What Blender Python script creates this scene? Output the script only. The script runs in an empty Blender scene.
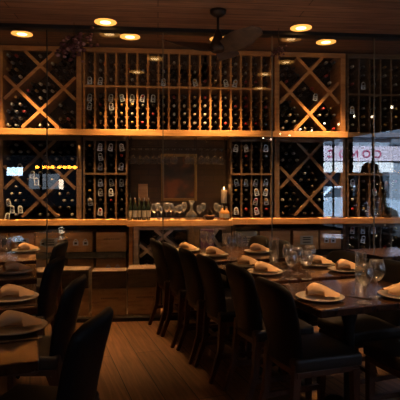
import bpy, bmesh, math, random
from mathutils import Vector, Matrix
random.seed(7)
PI = math.pi
scn = bpy.context.scene
col = scn.collection

# ------------------------------------------------------------------ camera frame
F, HZ, H = 480.0, 186.0, 1.34
YAW = math.radians(5.0)
CS, SN = math.cos(YAW), math.sin(YAW)
GRID = math.radians(14.5)                 # floor boards and table rows are turned against the wine wall
def cw(u, d, z=0.0): return Vector((u*CS + d*SN, d*CS - u*SN, z))
def flat(px, py, z):                      # sight line met with the level z
    d = (H-z)*F/(py-HZ); return cw((px-200)/F*d, d, z)
def wallp(px, py, Y):                     # sight line met with the vertical plane y = Y
    k = (px-200)/F; d = Y/(CS-k*SN)
    return Vector((d*(k*CS+SN), Y, H-(py-HZ)/F*d))
def wx(px, Y): return wallp(px, 186, Y).x
def wz(py, Y): return H-(py-HZ)/F*(Y/CS)
RQ = Vector((math.cos(GRID), math.sin(GRID), 0)); RR = Vector((-math.sin(GRID), math.cos(GRID), 0))

cam = bpy.data.cameras.new('camera'); camo = bpy.data.objects.new('camera', cam); col.objects.link(camo)
camo.location = (0, 0, H); camo.rotation_euler = (PI/2, 0, -YAW)
cam.sensor_width = 36; cam.lens = 36*F/400; cam.shift_y = -(200-HZ)/400
cam.clip_start = .05
scn.camera = camo

# ------------------------------------------------------------------ materials
def mat(name, color, rough=.5, metal=0, spec=.5, emit=None, es=0, coat=0):
    m = bpy.data.materials.new(name); m.use_nodes = True
    b = m.node_tree.nodes['Principled BSDF']
    b.inputs['Base Color'].default_value = (*color, 1); b.inputs['Roughness'].default_value = rough
    b.inputs['Metallic'].default_value = metal; b.inputs['Specular IOR Level'].default_value = spec
    if coat: b.inputs['Coat Weight'].default_value = coat; b.inputs['Coat Roughness'].default_value = .12
    if emit: b.inputs['Emission Color'].default_value = (*emit, 1); b.inputs['Emission Strength'].default_value = es
    # faint procedural variation
    nt = m.node_tree; n = nt.nodes.new('ShaderNodeTexNoise'); n.inputs['Scale'].default_value = 35
    mp = nt.nodes.new('ShaderNodeMapRange'); mp.inputs['To Min'].default_value = max(0, rough-.06); mp.inputs['To Max'].default_value = min(1, rough+.06)
    nt.links.new(n.outputs['Fac'], mp.inputs['Value']); nt.links.new(mp.outputs['Result'], b.inputs['Roughness'])
    return m
def wood(name, c1, c2, scale=(1, 1, 14), rough=.5, coat=0, spec=.4, rot=0, nsc=3.0):
    m = mat(name, c1, rough, coat=coat, spec=spec); nt = m.node_tree; b = nt.nodes['Principled BSDF']
    tc = nt.nodes.new('ShaderNodeTexCoord'); mp = nt.nodes.new('ShaderNodeMapping'); mp.inputs['Scale'].default_value = scale
    mp.inputs['Rotation'].default_value = (0, 0, rot)
    n = nt.nodes.new('ShaderNodeTexNoise'); n.inputs['Scale'].default_value = nsc; n.inputs['Detail'].default_value = 6; n.inputs['Distortion'].default_value = .6
    r = nt.nodes.new('ShaderNodeValToRGB'); r.color_ramp.elements[0].color = (*c1, 1); r.color_ramp.elements[1].color = (*c2, 1)
    r.color_ramp.elements[0].position = .35; r.color_ramp.elements[1].position = .68
    nt.links.new(tc.outputs['Object'], mp.inputs['Vector']); nt.links.new(mp.outputs['Vector'], n.inputs['Vector'])
    nt.links.new(n.outputs['Fac'], r.inputs['Fac']); nt.links.new(r.outputs['Color'], b.inputs['Base Color'])
    return m
def planks(name, c1, c2, mortar, rot, w, l, rough, spec=.4):
    m = mat(name, c1, rough, spec=spec); nt = m.node_tree; b = nt.nodes['Principled BSDF']
    tc = nt.nodes.new('ShaderNodeTexCoord'); mp = nt.nodes.new('ShaderNodeMapping'); mp.inputs['Rotation'].default_value = (0, 0, rot)
    br = nt.nodes.new('ShaderNodeTexBrick'); br.inputs['Scale'].default_value = 1
    br.inputs['Brick Width'].default_value = l; br.inputs['Row Height'].default_value = w
    br.inputs['Mortar Size'].default_value = .004; br.inputs['Mortar Smooth'].default_value = .3
    br.inputs['Color1'].default_value = (*c1, 1); br.inputs['Color2'].default_value = (*c2, 1); br.inputs['Mortar'].default_value = (*mortar, 1)
    mp2 = nt.nodes.new('ShaderNodeMapping'); mp2.inputs['Scale'].default_value = (.8, 14, 1)
    n = nt.nodes.new('ShaderNodeTexNoise'); n.inputs['Scale'].default_value = 3; n.inputs['Detail'].default_value = 6; n.inputs['Distortion'].default_value = .8
    r = nt.nodes.new('ShaderNodeValToRGB'); r.color_ramp.elements[0].color = (.45, .45, .45, 1); r.color_ramp.elements[1].color = (1.25, 1.2, 1.15, 1)
    r.color_ramp.elements[0].position = .3; r.color_ramp.elements[1].position = .7
    mx = nt.nodes.new('ShaderNodeMixRGB'); mx.blend_type = 'MULTIPLY'; mx.inputs['Fac'].default_value = .9
    L = nt.links.new
    L(tc.outputs['Object'], mp.inputs['Vector']); L(mp.outputs['Vector'], br.inputs['Vector']); L(mp.outputs['Vector'], mp2.inputs['Vector'])
    L(mp2.outputs['Vector'], n.inputs['Vector']); L(n.outputs['Fac'], r.inputs['Fac']); L(br.outputs['Color'], mx.inputs['Color1']); L(r.outputs['Color'], mx.inputs['Color2'])
    L(mx.outputs['Color'], b.inputs['Base Color'])
    return m
def brickmat(name, c1, c2, mortar):
    m = mat(name, c1, .85); nt = m.node_tree; b = nt.nodes['Principled BSDF']
    tc = nt.nodes.new('ShaderNodeTexCoord'); mp = nt.nodes.new('ShaderNodeMapping'); mp.inputs['Rotation'].default_value = (PI/2, 0, 0)
    br = nt.nodes.new('ShaderNodeTexBrick'); br.inputs['Scale'].default_value = 1; br.inputs['Brick Width'].default_value = .22; br.inputs['Row Height'].default_value = .07
    br.inputs['Mortar Size'].default_value = .006
    br.inputs['Color1'].default_value = (*c1, 1); br.inputs['Color2'].default_value = (*c2, 1); br.inputs['Mortar'].default_value = (*mortar, 1)
    nt.links.new(tc.outputs['Object'], mp.inputs['Vector']); nt.links.new(mp.outputs['Vector'], br.inputs['Vector']); nt.links.new(br.outputs['Color'], b.inputs['Base Color'])
    return m
def thin_glass(name, tint=(1, 1, 1), ior=1.6, rough=0.0, bump=0):
    m = bpy.data.materials.new(name); m.use_nodes = True; nt = m.node_tree; nt.nodes.clear()
    o = nt.nodes.new('ShaderNodeOutputMaterial'); mx = nt.nodes.new('ShaderNodeMixShader'); t = nt.nodes.new('ShaderNodeBsdfTransparent')
    g = nt.nodes.new('ShaderNodeBsdfGlossy'); f = nt.nodes.new('ShaderNodeFresnel'); 
    ge = nt.nodes.new('ShaderNodeNewGeometry'); mr = nt.nodes.new('ShaderNodeMapRange'); mr.inputs['To Min'].default_value = ior; mr.inputs['To Max'].default_value = 1/ior
    nt.links.new(ge.outputs['Backfacing'], mr.inputs['Value']); nt.links.new(mr.outputs['Result'], f.inputs['IOR'])
    t.inputs['Color'].default_value = (*tint, 1); g.inputs['Roughness'].default_value = rough
    nt.links.new(f.outputs['Fac'], mx.inputs['Fac']); nt.links.new(t.outputs['BSDF'], mx.inputs[1]); nt.links.new(g.outputs['BSDF'], mx.inputs[2]); nt.links.new(mx.outputs['Shader'], o.inputs['Surface'])
    if bump:
        n = nt.nodes.new('ShaderNodeTexNoise'); n.inputs['Scale'].default_value = 1.3
        bp = nt.nodes.new('ShaderNodeBump'); bp.inputs['Strength'].default_value = bump; bp.inputs['Distance'].default_value = .01
        nt.links.new(n.outputs['Fac'], bp.inputs['Height']); nt.links.new(bp.outputs['Normal'], g.inputs['Normal'])
    return m
def crystal(name):
    m = thin_glass(name, (.95, .94, .92), 1.9, .10); nt = m.node_tree; o = [n for n in nt.nodes if n.type == 'OUTPUT_MATERIAL'][0]; src = o.inputs['Surface'].links[0].from_socket
    lw = nt.nodes.new('ShaderNodeLayerWeight'); lw.inputs['Blend'].default_value = .16
    pw = nt.nodes.new('ShaderNodeMath'); pw.operation = 'POWER'; pw.inputs[1].default_value = 1.9
    ml = nt.nodes.new('ShaderNodeMapRange'); ml.inputs['To Min'].default_value = .04; ml.inputs['To Max'].default_value = 1
    g = nt.nodes.new('ShaderNodeBsdfGlossy'); g.inputs['Roughness'].default_value = .2; g.inputs['Color'].default_value = (1, .98, .95, 1)
    d = nt.nodes.new('ShaderNodeBsdfDiffuse'); d.inputs['Color'].default_value = (.95, .93, .9, 1)  # pale diffuse by view angle imitates bright refracted rims
    a = nt.nodes.new('ShaderNodeMixShader'); a.inputs['Fac'].default_value = .45; x = nt.nodes.new('ShaderNodeMixShader'); L = nt.links.new
    L(lw.outputs['Facing'], pw.inputs[0]); L(pw.outputs['Value'], ml.inputs['Value']); L(ml.outputs['Result'], x.inputs['Fac'])
    L(g.outputs['BSDF'], a.inputs[1]); L(d.outputs['BSDF'], a.inputs[2]); L(src, x.inputs[1]); L(a.outputs['Shader'], x.inputs[2]); L(x.outputs['Shader'], o.inputs['Surface'])
    return m
def emis(name, c, s):
    return mat(name, (.02, .02, .02), .6, emit=c, es=s)

M = {}
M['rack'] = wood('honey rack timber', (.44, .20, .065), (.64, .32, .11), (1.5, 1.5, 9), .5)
M['rackdark'] = wood('shaded rack timber', (.085, .050, .028), (.15, .088, .048), (1.5, 1.5, 9), .55)  # dimness of the lower and end racks put into the timber colour
M['slatpale'] = wood('pale bin slats', (.50, .36, .23), (.70, .52, .35), (1.5, 1.5, 9), .6)
M['shelf'] = wood('varnished shelf timber', (.56, .28, .09), (.78, .43, .16), (1.2, 12, 12), .35)
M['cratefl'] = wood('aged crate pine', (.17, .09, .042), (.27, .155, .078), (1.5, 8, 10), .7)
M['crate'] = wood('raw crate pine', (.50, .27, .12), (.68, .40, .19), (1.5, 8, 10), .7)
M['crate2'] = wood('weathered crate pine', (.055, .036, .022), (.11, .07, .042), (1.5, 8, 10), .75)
M['crate3'] = wood('pale crate pine', (.34, .27, .16), (.48, .38, .24), (1.5, 8, 10), .7)
M['tabletop'] = wood('glossy dark walnut', (.035, .014, .007), (.075, .031, .014), (9, 1.2, 4), .2, coat=.7, rot=0)
M['chairwood'] = wood('dark mahogany', (.06, .025, .013), (.11, .045, .022), (4, 4, 1.2), .4)
M['leather'] = mat('black leather', (.009, .008, .008), .45, spec=.22)
M['leatherseat'] = mat('lightened black seat leather', (.032, .026, .023), .4, spec=.32)  # lighter than the backs to stand in for light on the seats
M['iron'] = mat('black cast iron', (.012, .012, .013), .45, metal=.3)
M['floor'] = planks('oak floor boards', (.17, .085, .04), (.27, .14, .065), (.02, .01, .006), -(GRID+PI/2), .20, 1.9, .42)
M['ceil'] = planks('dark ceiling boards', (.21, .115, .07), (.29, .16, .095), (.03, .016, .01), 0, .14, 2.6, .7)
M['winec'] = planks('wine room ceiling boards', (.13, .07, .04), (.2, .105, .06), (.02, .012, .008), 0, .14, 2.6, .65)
M['beam'] = mat('black steel header', (.006, .006, .006), .5)
M['dark'] = mat('dark plaster', (.035, .028, .022), .85)
M['back'] = mat('black rack back panel', (.010, .008, .007), .8)
M['brick'] = brickmat('smoked brick', (.085, .055, .042), (.062, .042, .032), (.055, .042, .035))
M['glass'] = thin_glass('partition glass', (.97, .98, .97), 1.72, 0, .0)
M['stem'] = crystal('stemware glass')
M['winglass'] = thin_glass('window glass', (.98, .99, 1), 1.3)
M['edge'] = mat('polished pane edge', (.20, .17, .12), .25, spec=.6)  # paler tone stands in for light caught along the edge
M['seal'] = mat('dark pane seal', (.01, .014, .013), .3)
M['bottle'] = mat('dark bottle glass', (.006, .008, .006), .18, spec=.6)
M['cap_grey'] = mat('grey foil', (.30, .29, .28), .35, metal=.3)
M['cap_cream'] = mat('cream foil', (.62, .56, .46), .4)
M['cap_red'] = mat('red foil', (.30, .02, .02), .35)
M['cap_dark'] = mat('dark foil', (.03, .022, .02), .35)
M['cap_gold'] = mat('gold foil', (.40, .24, .08), .35, metal=.4)
M['tag'] = mat('white tag card', (.72, .80, .92), .6)  # blue cast stands in for cooler light on the lower racks
M['tagink'] = mat('black tag print', (.03, .03, .03), .6)
M['bulb'] = emis('warm downlight lens', (1, .60, .21), 8)
M['bulb2'] = emis('dining downlight lens', (1, .60, .25), 7)
M['trimring'] = mat('trim ring halo glow', (.25, .15, .07), .4, emit=(1, .42, .08), es=1.5)  # emission stands in for the halo around each lens
M['fan'] = wood('dark fan walnut', (.035, .02, .013), (.065, .038, .024), (4, 4, 4), .45)
M['fanmetal'] = mat('oil rubbed bronze', (.03, .02, .015), .4, metal=.6)
M['plate'] = mat('stoneware plate', (.36, .29, .21), .35)
M['napkin'] = mat('tan linen napkin', (.72, .44, .22), .85)
M['steel'] = mat('cutlery steel', (.6, .58, .55), .22, metal=1)
M['gold'] = mat('gilded frame', (.42, .28, .10), .4, metal=.5)
M['candle'] = mat('ivory wax', (.80, .55, .32), .6, emit=(1, .6, .3), es=.08)
M['flame'] = emis('candle flame', (1, .65, .25), 12)
M['liqlabel'] = mat('pale bottle label', (.38, .33, .26), .6)
M['amber'] = mat('amber spirit', (.42, .19, .045), .25)
M['greenglass'] = mat('green bottle glass', (.012, .018, .011), .15, spec=.7)
M['basket'] = mat('dark dried greenery', (.03, .022, .012), .9)
M['purple'] = mat('purple printed card', (.06, .015, .055), .6)
M['flower'] = mat('dried dusky red petals', (.10, .03, .032), .8)
M['flower2'] = mat('dried pale petals', (.34, .17, .16), .8)
M['twig'] = mat('dry twig', (.08, .045, .02), .9)
M['teal'] = mat('worn pale crate paint', (.28, .32, .28), .7)
# picture: an abstract dark canvas
def canvas():
    m = mat('abstract canvas', (.04, .03, .025), .5); nt = m.node_tree; b = nt.nodes['Principled BSDF']
    tc = nt.nodes.new('ShaderNodeTexCoord'); n = nt.nodes.new('ShaderNodeTexNoise'); n.inputs['Scale'].default_value = 4.5; n.inputs['Detail'].default_value = 2
    r = nt.nodes.new('ShaderNodeValToRGB'); e = r.color_ramp.elements
    e[0].position = .42; e[0].color = (.03, .03, .026, 1); e[1].position = .62; e[1].color = (.26, .10, .04, 1)
    k = r.color_ramp.elements.new(.53); k.color = (.09, .05, .035, 1)
    nt.links.new(tc.outputs['Object'], n.inputs['Vector']); nt.links.new(n.outputs['Fac'], r.inputs['Fac']); nt.links.new(r.outputs['Color'], b.inputs['Base Color'])
    return m
M['canvas'] = canvas()

# ------------------------------------------------------------------ mesh builder
class MB:
    def __init__(s): s.v = []; s.f = []; s.mi = []; s.sm = []; s.m = 0; s.T = Matrix.Identity(4)
    def add(s, vs, fs, smooth=False):
        o = len(s.v); s.v += [tuple(s.T @ Vector(v)) for v in vs]
        for f in fs: s.f.append(tuple(i+o for i in f)); s.mi.append(s.m); s.sm.append(smooth)
        return s
    def box(s, x0, x1, y0, y1, z0, z1, b=0):
        if b <= 0:
            v = [(x, y, z) for z in (z0, z1) for y in (y0, y1) for x in (x0, x1)]
            return s.add(v, [(0, 2, 3, 1), (4, 5, 7, 6), (0, 1, 5, 4), (2, 6, 7, 3), (0, 4, 6, 2), (1, 3, 7, 5)])
        bm = bmesh.new(); bmesh.ops.create_cube(bm, size=1)
        for q in bm.verts: q.co = Vector(((x0+x1)/2+q.co.x*(x1-x0), (y0+y1)/2+q.co.y*(y1-y0), (z0+z1)/2+q.co.z*(z1-z0)))
        bmesh.ops.bevel(bm, geom=bm.edges[:], offset=b, segments=2 if b < .012 else 4, affect='EDGES', profile=.5)
        s.bm(bm, b >= .012); bm.free(); return s
    def bm(s, bm, smooth=False):
        bm.verts.ensure_lookup_table(); bm.verts.index_update()
        s.add([q.co for q in bm.verts], [[q.index for q in f.verts] for f in bm.faces], smooth)
    def beam(s, a, b, w, h, up=(0, 0, 1), w2=None, h2=None):      # a square bar between two points, may taper
        a, b = Vector(a), Vector(b); d = (b-a).normalized(); up = Vector(up)
        if abs(d.dot(up)) > .98: up = Vector((1, 0, 0))
        x = d.cross(up).normalized(); y = x.cross(d).normalized(); w2 = w if w2 is None else w2; h2 = h if h2 is None else h2
        v = []
        for p, ww, hh in ((a, w, h), (b, w2, h2)):
            v += [p+x*ww/2+y*hh/2, p-x*ww/2+y*hh/2, p-x*ww/2-y*hh/2, p+x*ww/2-y*hh/2]
        return s.add(v, [(3, 2, 1, 0), (4, 5, 6, 7), (0, 1, 5, 4), (1, 2, 6, 5), (2, 3, 7, 6), (3, 0, 4, 7)])
    def tube(s, pts, r, n=8, r2=None, cap=True):
        pts = [Vector(p) for p in pts]; v = []; fs = []; m = len(pts)
        for i, p in enumerate(pts):
            d = (pts[min(i+1, m-1)]-pts[max(i-1, 0)]).normalized(); up = Vector((0, 0, 1)) if abs(d.z) < .9 else Vector((1, 0, 0))
            x = d.cross(up).normalized(); y = x.cross(d); rr = r if r2 is None else r+(r2-r)*i/(m-1)
            v += [p+(x*math.cos(2*PI*k/n)+y*math.sin(2*PI*k/n))*rr for k in range(n)]
        for i in range(m-1):
            for k in range(n): fs.append((i*n+k, i*n+(k+1) % n, (i+1)*n+(k+1) % n, (i+1)*n+k))
        if cap: fs += [tuple(range(n-1, -1, -1)), tuple((m-1)*n+k for k in range(n))]
        return s.add(v, fs, True)
    def lathe(s, prof, n=16, axis='z', at=(0, 0, 0), cap=False):
        v = []; fs = []; m = len(prof); at = Vector(at)
        for r, z in prof:
            for k in range(n):
                c, q = math.cos(2*PI*k/n)*r, math.sin(2*PI*k/n)*r
                v.append(at+(Vector((c, q, z)) if axis == 'z' else Vector((c, z, q))))
        for i in range(m-1):
            for k in range(n):
                f = (i*n+k, i*n+(k+1) % n, (i+1)*n+(k+1) % n, (i+1)*n+k); fs.append(f if axis == 'z' else f[::-1])
        if cap:
            a, b = tuple(range(n-1, -1, -1)), tuple((m-1)*n+k for k in range(n))
            fs += [a, b] if axis == 'z' else [a[::-1], b[::-1]]
        return s.add(v, fs, True)
    def ball(s, c, r, sub=1, sc=(1, 1, 1)):
        bm = bmesh.new(); bmesh.ops.create_icosphere(bm, subdivisions=sub, radius=1)
        for q in bm.verts: q.co = Vector(c)+Vector((q.co.x*r*sc[0], q.co.y*r*sc[1], q.co.z*r*sc[2]))
        s.bm(bm, True); bm.free(); return s
    def mesh(s, name, mats):
        me = bpy.data.meshes.new(name); me.from_pydata(s.v, [], s.f)
        for m in (mats if isinstance(mats, (list, tuple)) else [mats]): me.materials.append(m)
        me.polygons.foreach_set('material_index', s.mi); me.polygons.foreach_set('use_smooth', s.sm); me.update(); return me
    def build(s, name, mats, parent=None, loc=(0, 0, 0), rz=0):
        o = bpy.data.objects.new(name, s.mesh(name, mats)); col.objects.link(o); o.location = loc; o.rotation_euler = (0, 0, rz)
        if parent: o.parent = parent
        return o
def tag(o, label=None, cat=None, group=None, kind=None):
    if label: o['label'] = label
    if cat: o['category'] = cat
    if group: o['group'] = group
    if kind: o['kind'] = kind
    return o
def empty(name, label, cat, loc=(0, 0, 0), rz=0, group=None):
    o = bpy.data.objects.new(name, None); o.empty_display_size = .1; col.objects.link(o); o.location = loc; o.rotation_euler = (0, 0, rz)
    return tag(o, label, cat, group)
def dup(o, loc=None, rz=None, label=None, group=None, parent=None):
    c = o.copy(); col.objects.link(c)
    if parent: c.parent = parent
    if loc is not None: c.location = loc
    if rz is not None: c.rotation_euler = (0, 0, rz)
    if label: c['label'] = label
    if group: c['group'] = group
    for ch in list(o.children): dup(ch, parent=c)
    return c
def struct(o): o['kind'] = 'structure'; return o
ORD = ['', 'first', 'second', 'third', 'fourth', 'fifth', 'sixth', 'seventh', 'eighth', 'ninth', 'tenth', 'eleventh', 'twelfth', 'thirteenth', 'fourteenth', 'fifteenth', 'sixteenth', 'seventeenth', 'eighteenth', 'nineteenth', 'twentieth']

# ------------------------------------------------------------------ levels and planes
YG = 4.82            # glass partition
YR = 5.38            # rack fronts
YB = 5.74            # back wall of the wine room
ZC, ZW = 2.905, 2.895  # dining ceiling, wine room ceiling
XL, XR = -4.6, 4.6
YBACK = -3.4

# ------------------------------------------------------------------ room shell
struct(MB().box(XL-.1, XR+.1, YBACK-.1, YB+.1, -.1, 0).build('floor', M['floor']))
struct(MB().box(XL-.1, XR+.1, YBACK-.1, YG+.06, ZC, ZC+.1).build('ceiling', M['ceil']))
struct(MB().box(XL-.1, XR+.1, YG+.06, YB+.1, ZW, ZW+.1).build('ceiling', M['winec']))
struct(MB().box(XL, XR, YB, YB+.1, 0, ZW).build('wall_back', M['back']))
struct(MB().box(XL-.1, XL, YBACK, YB, 0, ZC).build('wall_left', M['dark']))
struct(MB().box(XL, XR, YG-.06, YG+.06, 2.872, ZC).build('trim_1', M['beam']))
struct(MB().box(XL, XR, YG-.03, YG+.03, 0, .035).build('trim_2', M['beam']))
# front wall behind the camera, with one wide window
fx0, fx1, fz0, fz1 = -4.3, -1.9, .75, 2.2
w = MB()
w.box(XL, fx0, YBACK-.1, YBACK, 0, ZC).box(fx1, XR, YBACK-.1, YBACK, 0, ZC).box(fx0, fx1, YBACK-.1, YBACK, 0, fz0).box(fx0, fx1, YBACK-.1, YBACK, fz1, ZC)
struct(w.build('wall_front', M['dark']))
w = MB()
for x in (fx0+.03, (fx0+fx1)/2, fx1-.03): w.box(x-.03, x+.03, YBACK-.09, YBACK-.01, fz0, fz1)
w.box(fx0, fx1, YBACK-.09, YBACK-.01, fz0, fz0+.05).box(fx0, fx1, YBACK-.09, YBACK-.01, fz1-.05, fz1)
wn = struct(w.build('window_1', M['iron']))
# right wall: street windows; it runs a little aslant
P0, P1 = Vector((4.37, 4.78, 0)), Vector((2.78, -3.4, 0))
rd = (P1-P0); RL = rd.length; rang = math.atan2(rd.y, rd.x)
def rwall(): 
    m = MB(); m.T = Matrix.Translation(P0) @ Matrix.Rotation(rang, 4, 'Z'); return m     # local x runs from the glass towards the camera end, +y is the room's outside? (see below)
side = 1   # local +y points to the street
sill, head = .48, 2.30
wins = [(.35, 1.65), (1.9, 3.98), (4.2, 5.2), (5.55, 6.6), (6.9, 8.1)]
w = rwall(); last = 0
for a, b in wins:
    w.box(last, a, 0, .035, 0, ZC); w.box(a, b, 0, .035, 0, sill); w.box(a, b, 0, .035, head, ZC); last = b
w.box(last, RL, 0, .035, 0, ZC)
struct(w.build('wall_right', M['dark']))
for i, (a, b) in enumerate(wins):
    w = rwall()
    for x in (a+.02, b-.02): w.box(x-.02, x+.02, .004, .032, sill, head)
    xm = {1: 3.32, 2: 4.6}.get(i, (a+b)/2); w.box(xm-.014, xm+.014, .004, .032, sill, head)
    w.box(a, b, .004, .032, sill, sill+.04).box(a, b, .004, .032, head-.04, head)
    fr = struct(w.build('window_%d' % (i+2), M['iron']))
    rwall().add([(a, .018, sill), (b, .018, sill), (b, .018, head), (a, .018, head)], [(0, 1, 2, 3)]).build('pane', M['winglass'], fr)

# glass partition: frameless panes
pxs = [-175, -68, 47, 163, 272, 374, 480, 590]
xs = [wx(p, YG) for p in pxs]
for i in range(len(xs)-1):
    a, b = xs[i], xs[i+1]
    p = struct(MB().box(a+.005, b-.005, YG-.005, YG+.005, .035, ZW).build('window_%d' % (i+6), M['glass']))
    e = MB().box(b-.005, b+.005, YG-.008, YG+.008, .035, ZW)
    e.build('pane_edge', M['seal'] if pxs[i+1] == 47 else M['edge'], p)
    if pxs[i] == 47:
        hx = wx(80, YG); z0, z1 = wz(170, YG), wz(147, YG)
        h = MB(); h.tube([(hx, YG-.045, z0), (hx, YG-.045, z1)], .012, 10)
        for z in (z0+.03, z1-.03): h.tube([(hx, YG-.045, z), (hx, YG-.005, z)], .008, 8)
        h.build('door_pull', mat('brushed brass pull', (.30, .2, .1), .35, metal=.8), p)

# ------------------------------------------------------------------ wine racks
RD = YB-YR-.02      # rack depth
zTop = wz(50, YR); zMid = wz(88, YR); zS1 = wz(131, YR); zS0 = wz(137, YR); zC1 = wz(218, YR); zC0 = wz(224, YR)
def X(px): return wx(px, YR)
ZP = wz(272, YR)-.04   # top of the plinth
slots = []          # bottle slots: (x, z, dict)
tagset = {}
def upright(parent, x, z0, z1, rows, m, pitch, w=.019):
    b = MB().box(x-w/2, x+w/2, YR, YR+RD, z0, z1)
    for z in rows: b.box(x-w/2-.013, x+w/2+.013, YR+.004, YR+RD-.02, z-.043, z-.034)
    return b.build('upright', m, parent)
def column_rack(name, label, x0, x1, n, z0, z1, rows, mids, m, rackname, tags, prio=0, empties=(), capfn=None):
    root = empty('column_wine_rack', label, 'wine rack', ((x0+x1)/2, YR, z0), 0, 'wine racks behind the glass')
    def loc(o): o.location = (-(x0+x1)/2, -YR, -z0); return o
    sp = (x1-x0)/n
    for k in range(n+1): loc(upright(root, x0+sp*k, z0, z1, rows, m, 0))
    for z in mids: loc(MB().box(x0-.008, x1+.008, YR-.012, YR+RD, z-.011, z+.011).build('shelf_board', M['shelf'] if m is M['rack'] else m, root))
    loc(MB().box(x0-.01, x1+.01, YR-.01, YR+.03, z1-.05, z1).build('top_rail', m, root))
    for ri, z in enumerate(rows):
        for k in range(n):
            if (ri, k) in empties: continue
            c = capfn(ri, k) if capfn else random.choice(['grey', 'dark', 'dark', 'dark', 'gold', 'red'])
            t = (ri, k) in tags
            lab = 'dark bottle %s, %s row, %s column of %s' % ('wearing white tag' if t else 'with %s capsule' % c, ORD[ri+1], ORD[k+1], rackname)
            slots.append((x0+sp*(k+.5), z, c, t, lab, prio, 'bottles in the '+rackname))
    return root
rowsU = [wz(y, YR) for y in (62.5, 71.5, 80.5, 97, 105.6, 114.2, 122.8)]
def capU(r, k):
    if r >= 4 and 8 <= k <= 11: return 'cream'
    if r == 3 and k == 16-1: return 'red'
    if r >= 4 and k in (14, 15): return random.choice(['dark', 'red'])
    if r < 2: return random.choice(['dark', 'grey', 'dark', 'dark'])
    return random.choice(['grey', 'dark', 'red', 'gold', 'dark', 'dark'])
tU = {(3, 2), (3, 3), (3, 4), (3, 5), (3, 6), (4, 2), (2, 0), (2, 1), (2, 7), (2, 10), (2, 13), (2, 14), (3, 0), (4, 0)}
column_rack('u', 'wide honey timber column rack above the shelf, between the diamond racks', X(84), X(271.5), 18, zS1, zTop, rowsU, [zMid], M['rack'], 'wide upper rack', tU, 0, (), capU)
rowsL = [wz(y, YR) for y in (146, 155.5, 165, 181, 190.5, 200, 209.5)]
zLm = wz(174, YR)
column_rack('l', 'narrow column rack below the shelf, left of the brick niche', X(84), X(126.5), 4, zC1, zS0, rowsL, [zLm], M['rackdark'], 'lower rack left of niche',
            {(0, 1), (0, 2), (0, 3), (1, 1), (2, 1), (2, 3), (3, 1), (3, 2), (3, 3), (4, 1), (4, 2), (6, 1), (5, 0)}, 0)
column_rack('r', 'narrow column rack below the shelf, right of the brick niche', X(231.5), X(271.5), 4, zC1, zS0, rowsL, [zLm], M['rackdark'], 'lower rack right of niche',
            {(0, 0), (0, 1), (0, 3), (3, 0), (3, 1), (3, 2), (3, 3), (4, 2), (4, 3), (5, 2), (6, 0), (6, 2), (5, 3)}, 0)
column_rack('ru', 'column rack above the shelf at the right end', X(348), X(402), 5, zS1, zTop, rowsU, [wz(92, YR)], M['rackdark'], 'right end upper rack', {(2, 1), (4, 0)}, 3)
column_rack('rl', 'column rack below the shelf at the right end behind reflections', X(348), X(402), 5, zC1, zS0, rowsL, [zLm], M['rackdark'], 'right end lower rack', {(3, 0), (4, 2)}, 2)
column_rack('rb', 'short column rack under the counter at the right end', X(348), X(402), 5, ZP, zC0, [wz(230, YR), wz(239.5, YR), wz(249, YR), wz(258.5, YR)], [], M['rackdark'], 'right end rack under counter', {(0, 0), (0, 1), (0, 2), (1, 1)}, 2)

def diamond_rack(label, x0, x1, z0, z1, m, rackname, prio, tagp, capw, extra=None):
    root = empty('diamond_wine_rack', label, 'wine rack', ((x0+x1)/2, YR, z0), 0, 'wine racks behind the glass')
    def loc(o): o.location = (-(x0+x1)/2, -YR, -z0); return o
    W, Hh = x1-x0, z1-z0; cx, cz = (x0+x1)/2, (z0+z1)/2
    hx, hz = W*.30, Hh*.27             # half diagonals of the middle diamond
    sl = hz/hx
    for sx, name in ((-1, 'side_panel'), (1, 'side_panel')):
        x = x0 if sx < 0 else x1
        loc(MB().box(x-.027, x+.027, YR-.006, YR+RD, z0, z1).build(name, m, root))
    loc(MB().box(x0, x1, YR-.004, YR+.03, z1-.05, z1).build('top_rail', m, root))
    lines = []
    for s in (1, -1):
        for c in (1, -1):
            # line through (cx, cz+c*hz) and (cx+s*c*..): two of each slope
            z_at = lambda x, s=s, c=c: cz+c*hz+s*sl*(x-cx)
            xa, xb = x0+.04, x1-.04
            pts = []
            for x in (xa, xb):
                z = z_at(x)
                if z > z1-.05: z = z1-.05; x = cx+(z-cz-c*hz)/(s*sl)
                if z < z0+.019: z = z0+.019; x = cx+(z-cz-c*hz)/(s*sl)
                pts.append((x, z))
            lines.append((s, c))
            (ax, az), (bx, bz) = pts
            off = .003*(s)
            loc(MB().beam((ax, YR+RD/2+off, az), (bx, YR+RD/2+off, bz), RD-.02, .034, up=(0, 0, 1)).build('diagonal_slat', m, root))
    nrm = math.sqrt(1+sl*sl)
    z = z0+.046; layer = []
    r = 0
    while z < z1-.09:
        row = []
        x = x0+.075+(.043 if r % 2 else 0)
        while x < x1-.07:
            ok = all(abs(z-(cz+c*hz+s*sl*(x-cx)))/nrm > .058 for s, c in lines)
            if ok and random.random() < .9: row.append(x)
            x += .086
        layer.append((z, row)); z += .0765; r += 1
    layer = [q for q in layer if q[1]]; n = len(layer)
    for li, (z, row) in enumerate(layer):
        for k, x in enumerate(row):
            c = random.choice(capw); t = random.random() < tagp
            lab = 'dark bottle %s, %s from left in %s layer, %s' % ('wearing neck tag' if t else 'with %s capsule' % c, ORD[k+1], ORD[n-li], rackname)
            slots.append((x, z, c, t, lab, prio, 'bottles in the '+rackname))
    return root
diamond_rack('honey timber diamond bin rack above the shelf, far left', X(0), X(79), zS1, zTop, M['rack'], 'upper left diamond rack', 0, .0, ['grey', 'cream', 'grey', 'dark', 'dark', 'red', 'dark', 'gold'])
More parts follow.
